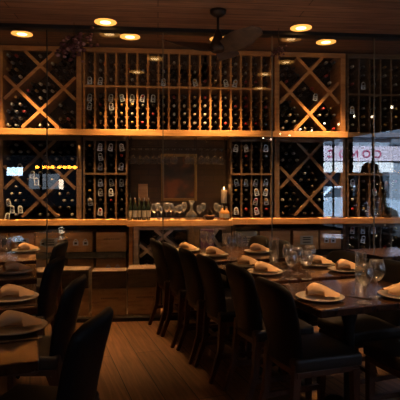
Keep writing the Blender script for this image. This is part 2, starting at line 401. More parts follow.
diamond_rack('honey timber diamond bin rack above the shelf, right of the wide rack', X(277), X(343), zS1, zTop, M['rack'], 'upper right diamond rack', 0, .07, ['grey', 'dark', 'dark', 'cream', 'red', 'dark', 'dark'])
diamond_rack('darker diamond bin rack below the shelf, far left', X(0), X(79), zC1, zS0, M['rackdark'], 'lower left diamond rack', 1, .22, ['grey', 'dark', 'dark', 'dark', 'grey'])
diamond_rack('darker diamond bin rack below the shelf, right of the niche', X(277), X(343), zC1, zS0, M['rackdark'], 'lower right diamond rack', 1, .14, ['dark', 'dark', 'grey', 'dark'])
diamond_rack('pale crossed bin rack under the counter, below the brick niche', X(136), X(191), ZP, zC0-.0135, M['slatpale'], 'bin under the niche', 4, 0, ['dark', 'dark', 'grey', 'dark'])
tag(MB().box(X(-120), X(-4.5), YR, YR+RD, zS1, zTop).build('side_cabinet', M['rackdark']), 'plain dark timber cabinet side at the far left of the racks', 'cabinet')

# bottles: neck to the front, lying along y; origin at the capsule tip on the axis
bprof = [(.0, .06), (.0145, .06), (.0148, .085), (.026, .115), (.0355, .145), (.037, .17), (.037, .29), (.033, .297), (.0, .293)]
bme = MB().lathe([(r, y) for r, y in bprof], 12, 'y').mesh('wine_bottle', M['bottle'])
capme = {}
for c in ('grey', 'cream', 'red', 'dark', 'gold'):
    capme[c] = MB().lathe([(0, 0), (.0135, 0), (.0155, .003), (.0155, .012), (.0145, .016), (.0150, .062)], 10, 'y').mesh('capsule', M['cap_'+c])
def tagmesh():
    b = MB(); n = 20; ro, ri = .024, .0155; v = []; fs = []
    for k in range(n):
        a = 2*PI*k/n; v.append((math.cos(a)*ro, .008, math.sin(a)*ro)); v.append((math.cos(a)*ri, .008, math.sin(a)*ri))
    for k in range(n): fs.append((2*k, 2*k+1, 2*((k+1) % n)+1, 2*((k+1) % n)))
    b.add(v, fs); b.add([(-.024, .0078, 0), (-.0155, .0078, 0), (-.017, .0078, -.034), (-.026, .0078, -.034)], [(0, 3, 2, 1)])
    b.add([(.024, .0078, 0), (.0155, .0078, 0), (.017, .0078, -.034), (.026, .0078, -.034)], [(0, 1, 2, 3)])
    b.add([(-.026, .0076, -.03), (.026, .0076, -.03), (.027, .0076, -.062), (-.027, .0076, -.062)], [(3, 2, 1, 0)])
    b.m = 1; b.add([(-.012, .0072, -.038), (.012, .0072, -.038), (.012, .0072, -.052), (-.012, .0072, -.052)], [(3, 2, 1, 0)])
    return b.mesh('hang_tag', [M['tag'], M['tagink']])
tme = tagmesh()
rank = {0: 0, 1: 1, 4: 2, 2: 3, 3: 4}
slots.sort(key=lambda s: (rank[s[5]] if not s[3] else min(rank[s[5]], 1)))
indiv, rest = slots[:300], slots[300:]
first = None
for (x, z, c, t, lab, pr, grp) in indiv:
    o = bpy.data.objects.new('wine_bottle', bme); col.objects.link(o); o.location = (x, YR+.006+random.uniform(0, .02), z); o.rotation_euler = (0, random.uniform(0, 6), 0)
    tag(o, lab, 'bottle', grp)
    k = bpy.data.objects.new('capsule', capme[c]); col.objects.link(k); k.parent = o
    if t:
        g = bpy.data.objects.new('hang_tag', tme); col.objects.link(g); g.parent = o; g.rotation_euler = (0, -o.rotation_euler.y+random.uniform(-.25, .25), 0); g.location = (0, .004, 0); g['label'] = 'white card hang tag on the neck'
if rest:
    b = MB(); cl = ['grey', 'cream', 'red', 'dark', 'gold']
    for (x, z, c, t, lab, pr, grp) in rest:
        b.T = Matrix.Translation((x, YR+.012, z)); b.m = 0; b.lathe(bprof, 10, 'y')
        b.m = 1+cl.index(c); b.lathe([(0, 0), (.0135, 0), (.0155, .003), (.0155, .012), (.0145, .016), (.0150, .062)], 8, 'y')
    tag(b.build('wine_bottles', [M['bottle']]+[M['cap_'+c] for c in cl]), 'remaining dark wine bottles lying in the dimmest rack slots', 'bottles', None, 'stuff')

# long display shelf, counter
tag(MB().box(X(-150), X(345), YR-.085, YB, zS0, zS1, .004).build('display_shelf', M['shelf']), 'long thick honey timber shelf running below the upper racks', 'shelf')
tag(MB().box(X(345)+.002, X(440), YR-.05, YB, zS0+.008, zS1-.004, .004).build('display_shelf', M['rackdark']), 'short darker timber shelf continuing at the right end', 'shelf')
tag(MB().box(X(-150), X(127.5), YR-.10, YB, zC0, zC1-.002, .005).build('bar_counter', M['shelf']), 'left timber counter top above the stacked wine crates', 'counter')
tag(MB().box(X(127.5)+.002, X(231), YR-.15, YB, zC0-.012, zC1-.014, .005).build('bar_counter', M['shelf']), 'middle timber counter top holding glasses and bottles under the niche', 'counter')
tag(MB().box(X(231)+.002, X(440), YR-.125, YB, zC0, zC1-.002, .005).build('bar_counter', M['rack']), 'right timber counter top running from the niche to the right end', 'counter')
# posts below the counter
for px, mm, lab in ((131, M['rack'], 'pale timber post under the counter where crates meet the crossed bin'), (233, M['rackdark'], 'dark timber post under the counter right of the crossed bins'), (343, M['rackdark'], 'dark timber post under the counter beside the right end rack')):
    tag(MB().box(X(px)-.02, X(px)+.02, YR-.05, YR+.02, ZP, zC0-.012).build('counter_post', mm), lab, 'post')
tag(MB().box(X(-150), X(126), YR-.06, YB, wz(256, YR), wz(250.5, YR)).build('crate_shelf', M['back']), 'black shelf board between the two rows of wine crates', 'shelf')
tag(MB().box(X(234), X(342), YR-.06, YB, wz(256, YR), wz(250.5, YR)).build('crate_shelf', M['back']), 'black shelf board under the crates right of the bins', 'shelf')
diamond_rack('second pale crossed bin rack under the counter, behind the table glasses', X(197), X(228.5), ZP, zC0-.0135, M['slatpale'], 'second bin under the niche', 4, 0, ['dark'])

# niche: brick back, picture, hanging glasses
struct(MB().box(X(128), X(230), YB-.03, YB-.001, zC1-.014, zS0).build('wall_niche', M['brick']))
yp = YB-.045
fr = empty('framed_picture', 'gilt framed dark abstract picture hanging on the brick niche', 'picture', (wx(178.5, yp), yp, wz(178, yp)))
x0, x1, z0, z1 = wx(161, yp)-fr.location.x, wx(197, yp)-fr.location.x, wz(201, yp)-fr.location.z, wz(154, yp)-fr.location.z
g = MB(); t = .035
for a in ((x0, x0+t, z0, z1), (x1-t, x1, z0, z1), (x0+t, x1-t, z0, z0+t), (x0+t, x1-t, z1-t, z1)): g.box(a[0], a[1], -.015, .014, a[2], a[3], .006)
g.build('frame', M['gold'], fr)
MB().box(x0+t, x1-t, -.002, .010, z0+t, z1-t).build('canvas', M['canvas'], fr)
bx = X(142); b = MB().box(bx-.055, bx+.055, YB-.05, YB-.031, wz(201, YB), wz(184, YB), .003)
tag(b.build('wall_plaque', M['crate']), 'small plain wooden plaque on the brick, left of the picture', 'plaque')

# ------------------------------------------------------------------ stemware
def stemware(name, R, hb, hs, Rf):
    root = bpy.data.objects.new(name, None)
    bowl = [(.004, hs), (R*.55, hs+hb*.12), (R*.9, hs+hb*.32), (R, hs+hb*.5), (R*.92, hs+hb*.75), (R*.74, hs+hb), (R*.72, hs+hb), (R*.9, hs+hb*.74), (R*.96, hs+hb*.5), (R*.86, hs+hb*.33), (R*.5, hs+hb*.15), (0, hs+hb*.06)]
    col.objects.link(root); root.empty_display_size = .05
    MB().lathe(bowl, 16).build('bowl', M['stem'], root)
    MB().lathe([(.0052, .008), (.004, .02), (.0037, hs*.7), (.0055, hs+.002)], 8).build('stem', M['stem'], root)
    MB().lathe([(0, 0), (Rf, 0), (Rf, .002), (.010, .006), (.005, .011)], 16).build('foot', M['stem'], root)
    return root
def used(proto, loc, rz, label, cat, group):
    if not proto.get('label'):
        proto.location = loc; proto.rotation_euler = (0, 0, rz); tag(proto, label, cat, group); return proto
    return dup(proto, loc, rz, label, group)
wine0 = stemware('wine_glass', .040, .105, .075, .034)
gob0 = stemware('wine_goblet', .0265, .085, .082, .026)

# on the counter
zCt = zC1-.014
def oncounter(px, y): return Vector((wx(px, y), y, zCt))
gl = [(154.2, 5.262, wine0, 1.0), (157.8, 5.335, gob0, 1.12), (161.3, 5.262, gob0, .92), (166.5, 5.33, wine0, 1.06), (171.3, 5.262, gob0, 1.1), (175.2, 5.335, gob0, .88), (179.6, 5.262, wine0, .94), (184.2, 5.335, gob0, 1.15),
      (199.5, 5.268, wine0, .9), (203.4, 5.345, gob0, 1.1), (216.2, 5.345, gob0, 1.1), (219.4, 5.262, gob0, .95)]
for i, (px, y, pr, sc) in enumerate(gl):
    used(pr, oncounter(px, y), random.uniform(0, 3), 'clear stemmed glass on the middle counter, %s from the left' % ORD[i+1], 'glass', 'glasses on the counter').scale = (sc*.92 if pr is wine0 else sc, sc*.92 if pr is wine0 else sc, sc)
# bottles on the counter
def standing_bottle(name, h, R, gm, lm):
    root = bpy.data.objects.new(name, None); col.objects.link(root); root.empty_display_size = .05
    MB().lathe([(0, 0), (R, 0), (R, h*.55), (R*.8, h*.64), (R*.36, h*.72), (R*.34, h*.93), (0, h*.93)], 14).build('body', gm, root)
    MB().lathe([(R*.39, h*.86), (R*.39, h), (0, h)], 10).build('cap', M['cap_dark'], root)
    MB().lathe([(R*1.02, h*.14), (R*1.02, h*.44)], 14).build('bottle_label', lm, root)
    return root
sb0 = standing_bottle('liquor_bottle', .245, .0225, M['greenglass'], M['liqlabel'])
for i, (px, y) in enumerate(((130.5, 5.29), (135, 5.27), (139.5, 5.28), (144, 5.27), (148.5, 5.29))):
    used(sb0, oncounter(px, y), 0, 'small dark bottle with pale label at the counter end, %s from the left' % ORD[i+1], 'bottle', 'small bottles on the counter')
am0 = standing_bottle('spirit_bottle', .15, .036, M['amber'], M['liqlabel'])
for i, (px, y) in enumerate(((226.3, 5.268), (222.3, 5.36))):
    used(am0, oncounter(px, y), 0, ['stout amber bottle at the right counter end, nearer one', 'stout amber bottle at the right counter end, farther one'][i], 'bottle', 'amber bottles on the counter')
# decanter with a wide lip
p = oncounter(191.5, 5.30)
d0 = empty('decanter', 'clear decanter with long flared neck among the counter glasses', 'decanter', p)
MB().lathe([(0, 0), (.055, .002), (.068, .03), (.055, .07), (.018, .11), (.014, .16), (.034, .215), (.032, .216), (.012, .16), (.015, .112), (.052, .072), (.064, .03), (0, .006)], 18).build('vessel', M['stem'], d0)
# low bowl of dark greenery
p = oncounter(209.8, 5.305); bw = empty('planted_bowl', 'low dark bowl of dried greenery on the counter', 'planter', p)
MB().lathe([(0, 0), (.04, 0), (.065, .05), (.06, .052), (.04, .01), (0, .01)], 16).build('bowl', M['chairwood'], bw)
b = MB()
for k in range(46):
    a, e, L = random.uniform(0, 2*PI), random.uniform(.3, 1.4), random.uniform(.05, .085)
    q = Vector((math.cos(a)*math.cos(e), math.sin(a)*math.cos(e), math.sin(e)))*L
    s = Vector((-math.sin(a), math.cos(a), 0))*.008
    b.add([Vector((0, 0, .045)), Vector((0, 0, .045))+q*.5+s, Vector((0, 0, .045))+q, Vector((0, 0, .045))+q*.5-s], [(0, 1, 2, 3)])
b.build('foliage', M['basket'], bw)
# candle on a stand
p = oncounter(224, 5.52); cn = empty('pillar_candle', 'lit ivory pillar candle on a dark stand, right end of the niche', 'candle', p)
zc = wz(203, 5.52)-zCt; zt = wz(190, 5.52)-zCt
MB().lathe([(0, 0), (.045, 0), (.045, .01), (.012, .025), (.010, zc-.02), (.042, zc-.008), (.042, zc), (0, zc)], 16).build('stand', M['iron'], cn)
cb = MB().lathe([(0, zc), (.034, zc), (.034, zt), (.028, zt+.003), (0, zt-.006)], 16).build('wax', M['candle'], cn)
MB().lathe([(0, zt-.004), (.006, zt+.008), (.007, zt+.016), (.003, zt+.032), (0, zt+.04)], 8).build('flame', M['flame'], cb)
# magnum standing at the right end
p = Vector((wx(384, YR-.01), YR-.066, zC1-.002)); mg = empty('magnum_bottle', 'large dark bottle standing on the right end counter', 'bottle', p)
MB().lathe([(0, 0), (.052, 0), (.054, .2), (.045, .245), (.02, .30), (.018, .40), (0, .40)], 16).build('body', M['bottle'], mg)
MB().lathe([(.021, .33), (.021, .415), (0, .415)], 12).build('capsule', M['cap_dark'], mg)

# hanging glasses under the shelf
yh = YR+.08
tag(MB().box(X(-150), X(440), YR-.06, YB-.005, 0, ZP).build('rack_plinth', M['back']), 'long black plinth at the floor carrying racks and crates', 'plinth')
rk = empty('glass_hanger', 'dark metal hanger with rails under the shelf above the niche', 'rack', (X(179), yh, zS0))
b = MB()
zr = -.135
for k in range(14):
    x = X(132.8+k*6.9)-X(179)
    for e in (-.012, .012): b.box(x+e-.003, x+e+.003, -.10, .12, zr, zr+.006)
for e in (-.095, .115): b.box(X(129)-X(179), X(229)-X(179), e-.005, e+.005, zr+.006, zr+.014)
for px in (131, 163, 196, 227):
    for e in (-.095, .115): b.box(X(px)-X(179)-.004, X(px)-X(179)+.004, e-.004, e+.004, zr+.01, 0)
b.build('rails', M['iron'], rk)
hg = [0, 1, 2, 3, 4, 5, 6, 8, 9, 10, 11, 12, 13]
zz = zS0+zr+.0095
for j, k in enumerate(hg):
    o = dup(wine0, (X(132.8+k*6.9), yh+(-.03, .04)[k % 2], zz), 0)
    o.rotation_euler = (PI, 0, 0)
    o.scale = (1, 1, 1); tag(o, 'upside down wine glass hanging above the niche, %s from the left' % ORD[j+1], 'glass', 'hanging wine glasses')

# ------------------------------------------------------------------ wine crates
def label_quads(b, cx, cz, kind):
    if kind == 'tag':
        for dx in (0,):
            v = []; n = 14
            for k in range(n+1):
                a = PI*k/n; v.append((cx+math.cos(a)*.022, -.0015, cz+.01+math.sin(a)*.028)); v.append((cx+math.cos(a)*.012, -.0015, cz+.01+math.sin(a)*.016))
            b.add(v, [(2*k, 2*k+1, 2*k+3, 2*k+2) for k in range(n)])
            b.add([(cx-.03, -.0015, cz-.035), (cx+.03, -.0015, cz-.035), (cx+.03, -.0015, cz+.012), (cx-.03, -.0015, cz+.012)], [(0, 1, 2, 3)])
    else:
        b.add([(cx-.075, -.0015, cz-.05), (cx+.075, -.0015, cz-.05), (cx+.075, -.0015, cz+.05), (cx-.075, -.0015, cz+.05)], [(0, 1, 2, 3)])
def crate(x0, x1, y0, y1, z0, z1, m, label, marks=(), group='wooden wine crates', stencil=0):
    cx = (x0+x1)/2; root = empty('wine_crate', label, 'crate', (cx, y0, z0), 0, group); W = (x1-x0)/2-.004; D = y1-y0; h = z1-z0-.004
    t = .012
    b = MB().box(-W, W, 0, t, 0, h, .003); fp = b.build('front_panel', m, root)
    b = MB().box(-W, -W+t, t, D, 0, h).box(W-t, W, t, D, 0, h).box(-W+t, W-t, D-t, D, 0, h); b.build('side_panels', m, root)
    MB().box(-W, W, t, D, h-t, h+.0005).build('lid', m, root)
    if stencil:
        b = MB()
        for k in range(9): 
            x = -.08+k*.02; b.add([(x, -.0012, h*.62), (x+.012, -.0012, h*.62), (x+.012, -.0012, h*.62+.014), (x, -.0012, h*.62+.014)], [(0, 1, 2, 3)])
        b.build('stencil', mat('faded brown stencil', (.07, .035, .018), .8), fp)
    for (px, kind) in marks:
        b = MB(); label_quads(b, px, h/2, kind)
        if kind == 'tag':
            b.m = 1; b.add([(px-.014, -.002, h/2-.022), (px+.014, -.002, h/2-.022), (px+.014, -.002, h/2+.0), (px-.014, -.002, h/2+.0)], [(0, 1, 2, 3)])
        else:
            b.m = 1
            for q in (-.03, .0, .022): b.add([(px-.045, -.002, h/2+q), (px+.045, -.002, h/2+q), (px+.045, -.002, h/2+q+.012), (px-.045, -.002, h/2+q+.012)], [(0, 1, 2, 3)])
        b.build('paper_label', [M['tag'] if kind == 'tag' else mat('pale crate print', (.50, .47, .40), .7), M['tagink']], fp)
    return root
yU0, yU1 = YR-.03, YB-.01
a, b_ = wz(250.3, YR), wz(231, YR)
for px0, px1, marks, lab, st in ((-20, 9, (), 'brown wine crate at far left, upper row under counter', 0),
        (10, 35, ((.0, 'wide'),), 'brown wine crate with wide pale print, upper row far left', 0), (36, 62, ((-.06, 'tag'), (.02, 'wide')), 'brown wine crate with printed emblem, upper row behind left glass edge', 0),
        (63, 93, ((-.02, 'tag'), (.085, 'tag')), 'brown wine crate with two white tags, upper row left of pale post', 0), (96, 126.5, (), 'brown wine crate with faint stencil line, upper row beside pale post', 1)):
    crate(X(px0), X(px1), yU0, yU1, a, b_, M['crate'], lab, marks, stencil=st)
a, b_ = ZP, wz(256.5, YR)
for px0, px1, marks, lab in ((2, 33, (), 'brown wine crate, lower shelf row at far left behind tables'), (34, 66, (), 'brown wine crate, lower shelf row behind the left chairs'), (68, 94, (), 'brown wine crate, lower shelf row above the forward left stack'),
        (96, 126.5, ((-.03, 'tag'), (.07, 'tag')), 'brown wine crate with two small tags, lower shelf row beside pale post')):
    crate(X(px0), X(px1), yU0, yU1, a, b_, M['crate'], lab, marks)
a, b_ = wz(250.3, YR), wz(231, YR)
for px0, px1, marks, lab, m in ((236, 257, ((.0, 'wide'),), 'crate with large pale print under right counter, left end', M['teal']), (259, 290, (), 'plain brown crate under the right counter beside the pale printed one', M['crate']),
        (292, 318, ((.01, 'wide'),), 'brown crate with white print under the lower right diamond rack', M['crate']), (319, 340.5, ((-.05, 'tag'), (.03, 'tag')), 'brown crate with two tags beside the right end rack', M['crate'])):
    crate(X(px0), X(px1), yU0, yU1, a, b_, m, lab, marks)
a, b_ = ZP, wz(256.5, YR)
for px0, px1, lab in ((236, 288, 'long brown crate on the low right row, left one'), (290, 340.5, 'long brown crate on the low right row, right one')):
    crate(X(px0), X(px1), yU0, yU1, a, b_, M['crate'], lab)
# purple card box among the bins
p0, p1 = X(199.5), X(212)
tag(MB().box(p0, p1, YR-.19, YR-.08, wz(246, YR), wz(228, YR), .004).build('gift_box', M['purple']), 'purple card gift box in front of the bins under the counter', 'box')
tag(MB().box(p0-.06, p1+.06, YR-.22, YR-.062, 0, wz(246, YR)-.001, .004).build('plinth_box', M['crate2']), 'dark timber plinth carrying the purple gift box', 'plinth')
# forward stacks on the floor, two high
yF = YG+.09
def XF(px): return wx(px, yF)
zA, zBt = wz(287, yF), wz(269.5, yF)
stk = [(20, 53, 0, .30), (54, 89, .016, .24), (91.5, 126.5, 0, .2), (127.5, 161, .02, .26), (162, 194, .0, .2), (196, 232, .01, .2), (234, 268, 0, .2), (270, 304, .01, .2), (306, 341, 0.06, .3)]
names = ['far left, behind the left tables', 'behind the left row chairs', 'left of centre, fully in view', 'below the pale post', 'behind the far right-row chairs', 'behind right row, pale painted', 'behind the middle table', 'behind the right hand chairs', 'at the right end']
for i, (px0, px1, dz, D) in enumerate(stk):
    m1 = M['crate2'] if i != 5 else M['teal']
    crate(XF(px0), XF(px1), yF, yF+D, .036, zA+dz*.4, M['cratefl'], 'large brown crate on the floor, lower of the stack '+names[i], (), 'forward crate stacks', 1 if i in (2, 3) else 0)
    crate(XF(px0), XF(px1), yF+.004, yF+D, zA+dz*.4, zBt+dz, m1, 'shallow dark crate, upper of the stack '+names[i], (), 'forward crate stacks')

# ------------------------------------------------------------------ chairs
def make_chair():
    root = bpy.data.objects.new('dining_chair', None); col.objects.link(root); root.empty_display_size = .1
    hw = .19
    # seat: crowned rounded cushion
    bm = bmesh.new(); bmesh.ops.create_cube(bm, size=1)
    for q in bm.verts: q.co = Vector((.0+q.co.x*.39, q.co.y*(2*hw*(1.0 if q.co.x > 0 else .92)), .44+q.co.z*.07))
    bmesh.ops.bevel(bm, geom=bm.edges[:], offset=.020, segments=4, affect='EDGES', profile=.6)
    bmesh.ops.subdivide_edges(bm, edges=[e for e in bm.edges if e.calc_length() > .1], cuts=5, use_grid_fill=True)
    for q in bm.verts:
        if q.co.z > .46: q.co.z += .012*max(0, 1-(q.co.x/.22)**2)*max(0, 1-(q.co.y/.2)**2)
    b = MB(); b.bm(bm, True); bm.free(); b.build('seat', M['leatherseat'], root)
    b = MB().box(-.185, .19, -hw+.02, hw-.02, .375, .407, .004); b.build('seat_frame', M['chairwood'], root)
    # backrest: tapered slab, wider above, rounded top corners, curved round the sitter, rolling back towards the top
    nu, nv = 12, 14; vf = []; vb = []
    for j in range(nv+1):
        v = j/nv; z = .42+.43*v
        wv = .155+.038*math.sin(min(1, v*1.15)*PI/2)
        if v > .84: wv *= (1-((v-.84)/.16)**2.6*.26)
        xc = -.178-.045*v-.05*v*v; th = .030*(1-.35*max(0, (v-.7)/.3)**2) if v < .999 else .012
        for k in range(nu+1):
            u = -1+2*k/nu; y = u*wv; bow = .028*u*u; edge = th*(1-abs(u)**6*.75)
            drop = -.012*abs(u)**3 if j == nv else 0
            vf.append((xc+bow+edge, y, z+drop)); vb.append((xc+bow-edge, y, z+drop))
    n = nu+1; N = len(vf); fs = []
    for j in range(nv):
        for k in range(nu):
            a = j*n+k; fs.append((a, a+1, a+n+1, a+n)); fs.append((N+a, N+a+n, N+a+n+1, N+a+1))
    for k in range(nu):
        fs.append((k, N+k, N+k+1, k+1)); a = nv*n+k; fs.append((a, a+1, N+a+1, N+a))
    for j in range(nv):
        a = j*n; fs.append((a, a+n, N+a+n, N+a)); a = j*n+nu; fs.append((a, N+a, N+a+n, a+n))
    MB().add(vf+vb, fs, True).build('backrest', M['leather'], root)
    for s in (-1, 1):
        b = MB(); b.beam((.165, s*.155, .39), (.172, s*.158, 0), .042, .042, (1, 0, 0), .026, .026); b.build('leg', M['chairwood'], root)
        b = MB(); b.beam((-.175, s*.148, .44), (-.195, s*.152, .2), .036, .042, (1, 0, 0), .032, .036).beam((-.195, s*.152, .2), (-.265, s*.158, 0), .032, .036, (1, 0, 0), .024, .026); b.build('leg', M['chairwood'], root)
        MB().beam((.165, s*.155, .17), (-.2, s*.152, .17), .02, .028).build('stretcher', M['chairwood'], root)
    MB().beam((-.03, -.15, .17), (-.03, .15, .17), .02, .024).build('stretcher', M['chairwood'], root)
    return root
chair0 = make_chair(); dbg = []
def chair_at_back(px, d, label, group, facing=1, tw=0, dr=0, dq=0):  # dr, dq nudge along and across the row
    """backrest top centre seen at column px and depth d; facing +1 to the right, -1 to the left"""
    p = cw((px-200)/F*d, d); rz = GRID+(0 if facing > 0 else PI)+tw
    p = p+Vector((math.cos(rz), math.sin(rz), 0))*.265+RR*dr+RQ*dq
    dbg.append((label[:40], round(p.dot(RQ), 2), round(p.dot(RR), 2)))
    return used(chair0, (p.x, p.y, 0), rz, label, 'chair', group)
GR, GL = 'black chairs along the right table row', 'black chairs along the left table row'
chair_at_back(267, 2.52, 'nearest black leather chair left of the right tables, seat facing right', GR)
chair_at_back(234, 2.99, 'second nearest black leather chair left of the right tables, back to the aisle', GR)
chair_at_back(211, 3.42, 'third nearest black leather chair on the aisle side of the right tables', GR, 1, 0, .006, -.06)
chair_at_back(182, 3.80, 'fourth black leather chair on aisle side, nearest of the far trio', GR, 1, 0, -.042)
chair_at_back(166, 4.15, 'fifth black leather chair on aisle side, middle of the far trio', GR, 1, 0, -.030)
chair_at_back(153, 4.50, 'last black leather chair on aisle side, beside the crates', GR, 1, 0, -.018)
# opposite side, facing left
def chair_uv(u, d, label, rz): 
    p = cw(u, d); return used(chair0, (p.x, p.y, 0), rz, label, 'chair', GR)
chair_uv(1.147, 2.553, 'black leather chair at right frame edge, only its seat in view', GRID+PI)
chair_at_back(384, 3.16, 'black leather chair facing left behind the near goblets', GR, -1, 0, -.03, .05)
chair_at_back(347, 3.60, 'black leather chair facing left behind the middle table napkins', GR, -1)
chair_at_back(292, 4.06, 'black leather chair facing left behind the far table, nearer one', GR, -1, 0, .262, .06)
chair_at_back(263, 4.46, 'black leather chair facing left behind the far table, farther one', GR, -1, 0, .218, .10)
# left row, backs to the aisle
chair_at_back(90, 1.94, 'nearest black leather chair of the left row, back to the aisle', GL, -1, -.5, -.10, .03)
chair_at_back(80, 2.60, 'second nearest black leather chair of the left row', GL, -1, -.34)
chair_at_back(60, 3.34, 'third black leather chair of the left row', GL, -1, -.34)
chair_at_back(64, 4.32, 'farthest black leather chair of the left row, near the glass', GL, -1, -.34)

# ------------------------------------------------------------------ tables
def table(u, d, W, L, label, group, cx=None):
    """near left corner at camera right u, depth d; W across the row, L along it"""
    c = cw(u, d)+RQ*W/2+RR*L/2
    t = empty('dining_table', label, 'table', (c.x, c.y, 0), GRID, group)
    MB().box(-W/2, W/2, -L/2, L/2, .712, .75, .005).build('tabletop', M['tabletop'], t)
    cl = MB().lathe([(0, .03), (.055, .03), (.05, .07), (.042, .11), (.030, .16), (.030, .56), (.05, .64), (.075, .68), (.075, .70), (0, .70)], 18).build('column', M['iron'], t)
    
    MB().box(-W*.33, W*.33, -.035, .035, .695, .7115).box(-.035, .035, -L*.33, L*.33, .695, .7115).build('top_bracket', M['iron'], cl)
    for k in range(4):
        a = k*PI/2; R = .25; dx, dy = math.cos(a), math.sin(a)
        pts = [(dx*r, dy*r, z) for r, z in ((.05, .10), (R*.35, .105), (R*.65, .085), (R*.88, .045), (R, .022))]
        MB().tube(pts, .026, 8, .019).build('foot', M['iron'], cl)
    return t
GT = 'right table row'
table(.572, 2.27, .78, .62, 'nearest dark wood table on the right with two goblets', GT)
table(.325, 2.94, .83, .665, 'middle dark wood table on the right under the glass cluster', GT)
table(.045, 3.72, .74, .80, 'far dark wood table on the right beside the far chair trio', GT)
GT2 = 'left table row'
def ltable(d, L, label):
    u = -.57-.345*(d-1.7); c = cw(u, d)-RQ*.72; k = Vector((c.x, c.y)); 
    uu = c.x*CS-c.y*SN; dd = c.x*SN+c.y*CS
    table(uu, dd, .72, L, label, GT2)
table(1.52, 3.98, .55, .5, 'small glossy dark table at far right behind the chairs', GT)
ltable(1.62, .60, 'nearest dark wood table on the left with a plated napkin')
ltable(2.34, .60, 'second dark wood table on the left')
ltable(3.06, .62, 'third dark wood table on the left')
ltable(3.82, .62, 'farthest dark wood table on the left, close to the glass')

# ------------------------------------------------------------------ tableware
ZT = .7502
plate_me = MB().lathe([(0, 0), (.075, 0), (.085, .006), (.122, .014), (.125, .017), (.122, .019), (.085, .011), (.075, .007), (0, .006)], 28).mesh('dinner_plate', M['plate'])
def napmesh():
    b = MB(); n, m = 30, 10; v = []; fs = []
    for j in range(m+1):
        s = j/m; x = -.07+.135*s
        R = .040*(math.sin(PI*(.18+.66*s)))**.8*(1.08-.35*s)
        for k in range(n+1):
            t = k/n; a = -.5*PI+t*2*PI*1.55; r = R*(1-.45*t)
            wob = 1+.06*math.sin(5*a+3*s*PI)
            v.append((x+.02*t*s, math.cos(a)*r*1.25*wob, math.sin(a)*r*1.0*wob+R*1.0+.004*math.sin(7*s)))
    for j in range(m):
        for k in range(n): a = j*(n+1)+k; fs.append((a, a+1, a+n+2, a+n+1))
    b.add(v, fs, True)
    # turned-down loose corner
    v = []; fs = []
    for j in range(7):
        s = j/6
        for k in range(7):
            t = k/6; v.append((.015+.075*s, -.05-.018*s+.07*t*(1-s*.4), .007+.009*s+.052*math.sin(PI*t*.8)*(1-s*.75)+.003*math.sin(6*s)))
    for j in range(6):
        for k in range(6): a = j*7+k; fs.append((a, a+1, a+8, a+7))
    b.add(v, fs, True)
    return b.mesh('folded_napkin', M['napkin'])
nap_me = napmesh()
def knife_mesh():
    b = MB().box(-.006, .006, -.11, -.01, 0, .005, .002)
    b.add([(-.008, -.01, .001), (.008, -.01, .001), (.009, .07, .001), (.002, .1, .001), (-.006, .1, .001), (-.008, -.01, .004), (.008, -.01, .004), (.009, .07, .004), (.002, .1, .004), (-.006, .1, .004)],
          [(4, 3, 2, 1, 0), (5, 6, 7, 8, 9), (0, 1, 6, 5), (1, 2, 7, 6), (2, 3, 8, 7), (3, 4, 9, 8), (4, 0, 5, 9)])
    return b.mesh('table_knife', M['steel'])
def fork_mesh():
    b = MB().box(-.005, .005, -.10, .02, 0, .004, .0015).box(-.011, .011, .02, .045, 0, .004, .0015)
    for k in range(4): x = -.0092+k*.0061; b.box(x-.0016, x+.0016, .045, .09, .0005, .0035)
    return b.mesh('table_fork', M['steel'])
kn_me, fk_me = knife_mesh(), fork_mesh()
def inst(name, me, loc, rz, label, cat, group):
    o = bpy.data.objects.new(name, me); col.objects.link(o); o.location = loc; o.rotation_euler = (0, 0, rz); return tag(o, label, cat, group)
def place(px, py, where, rz=0, nap=True, cut=True, scale=1):
    p = flat(px, py, ZT)
    inst('dinner_plate', plate_me, p, 0, 'round tan stoneware plate '+where, 'plate', 'place setting plates')
    if nap:
        n = inst('folded_napkin', nap_me, (p.x, p.y, ZT+.0135), GRID+rz, 'tan folded linen napkin on the plate '+where, 'napkin', 'folded napkins'); n.scale = (.96, .96, .98)
    if cut:
        q = p+RR*.155; inst('table_knife', kn_me, (q.x, q.y, ZT), GRID+PI/2, 'steel table knife beside the plate '+where, 'knife', 'table knives')
        q = p-RR*.15; inst('table_fork', fk_me, (q.x, q.y, ZT), GRID+PI/2, 'steel table fork beside the plate '+where, 'fork', 'table forks')
place(320, 299, 'at front left corner of the near right table', -.35, cut=False)
place(402, 297, 'at the right frame edge of the near table', 2.9, cut=False)
place(346, 271, 'at the right side of the middle table, nearer', -.2, cut=False)
place(318, 265.5, 'at the right side of the middle table, farther', -.2, cut=False)
place(264.5, 273.5, 'at the left side of the middle table, nearer', -.3, cut=False)
place(247, 266.5, 'at the left side of the middle table, farther', -.3, cut=False)
place(258, 252.5, 'at the right side of the far table', -.2, cut=False)
place(214, 256, 'at the left side of the far table, nearer', -.3, cut=False)
place(187, 251.2, 'at the left side of the far table, farther', -.3, cut=False)
place(16, 330, 'on the nearest left table', .3)
place(14, 299.5, 'on the second left table', .3)
place(14, 273, 'on the third left table', .5)
place(26, 251.5, 'on the farthest left table', .5, cut=False)
def kn(px, py, where, rz): 
    p = flat(px, py, ZT); inst('table_knife', kn_me, p, GRID+rz, 'steel table knife '+where, 'knife', 'table knives')
kn(351, 296.5, 'lying left of the two goblets on the near table', .5)
kn(341, 308, 'lying near the front edge of the near table', PI/2+.1)
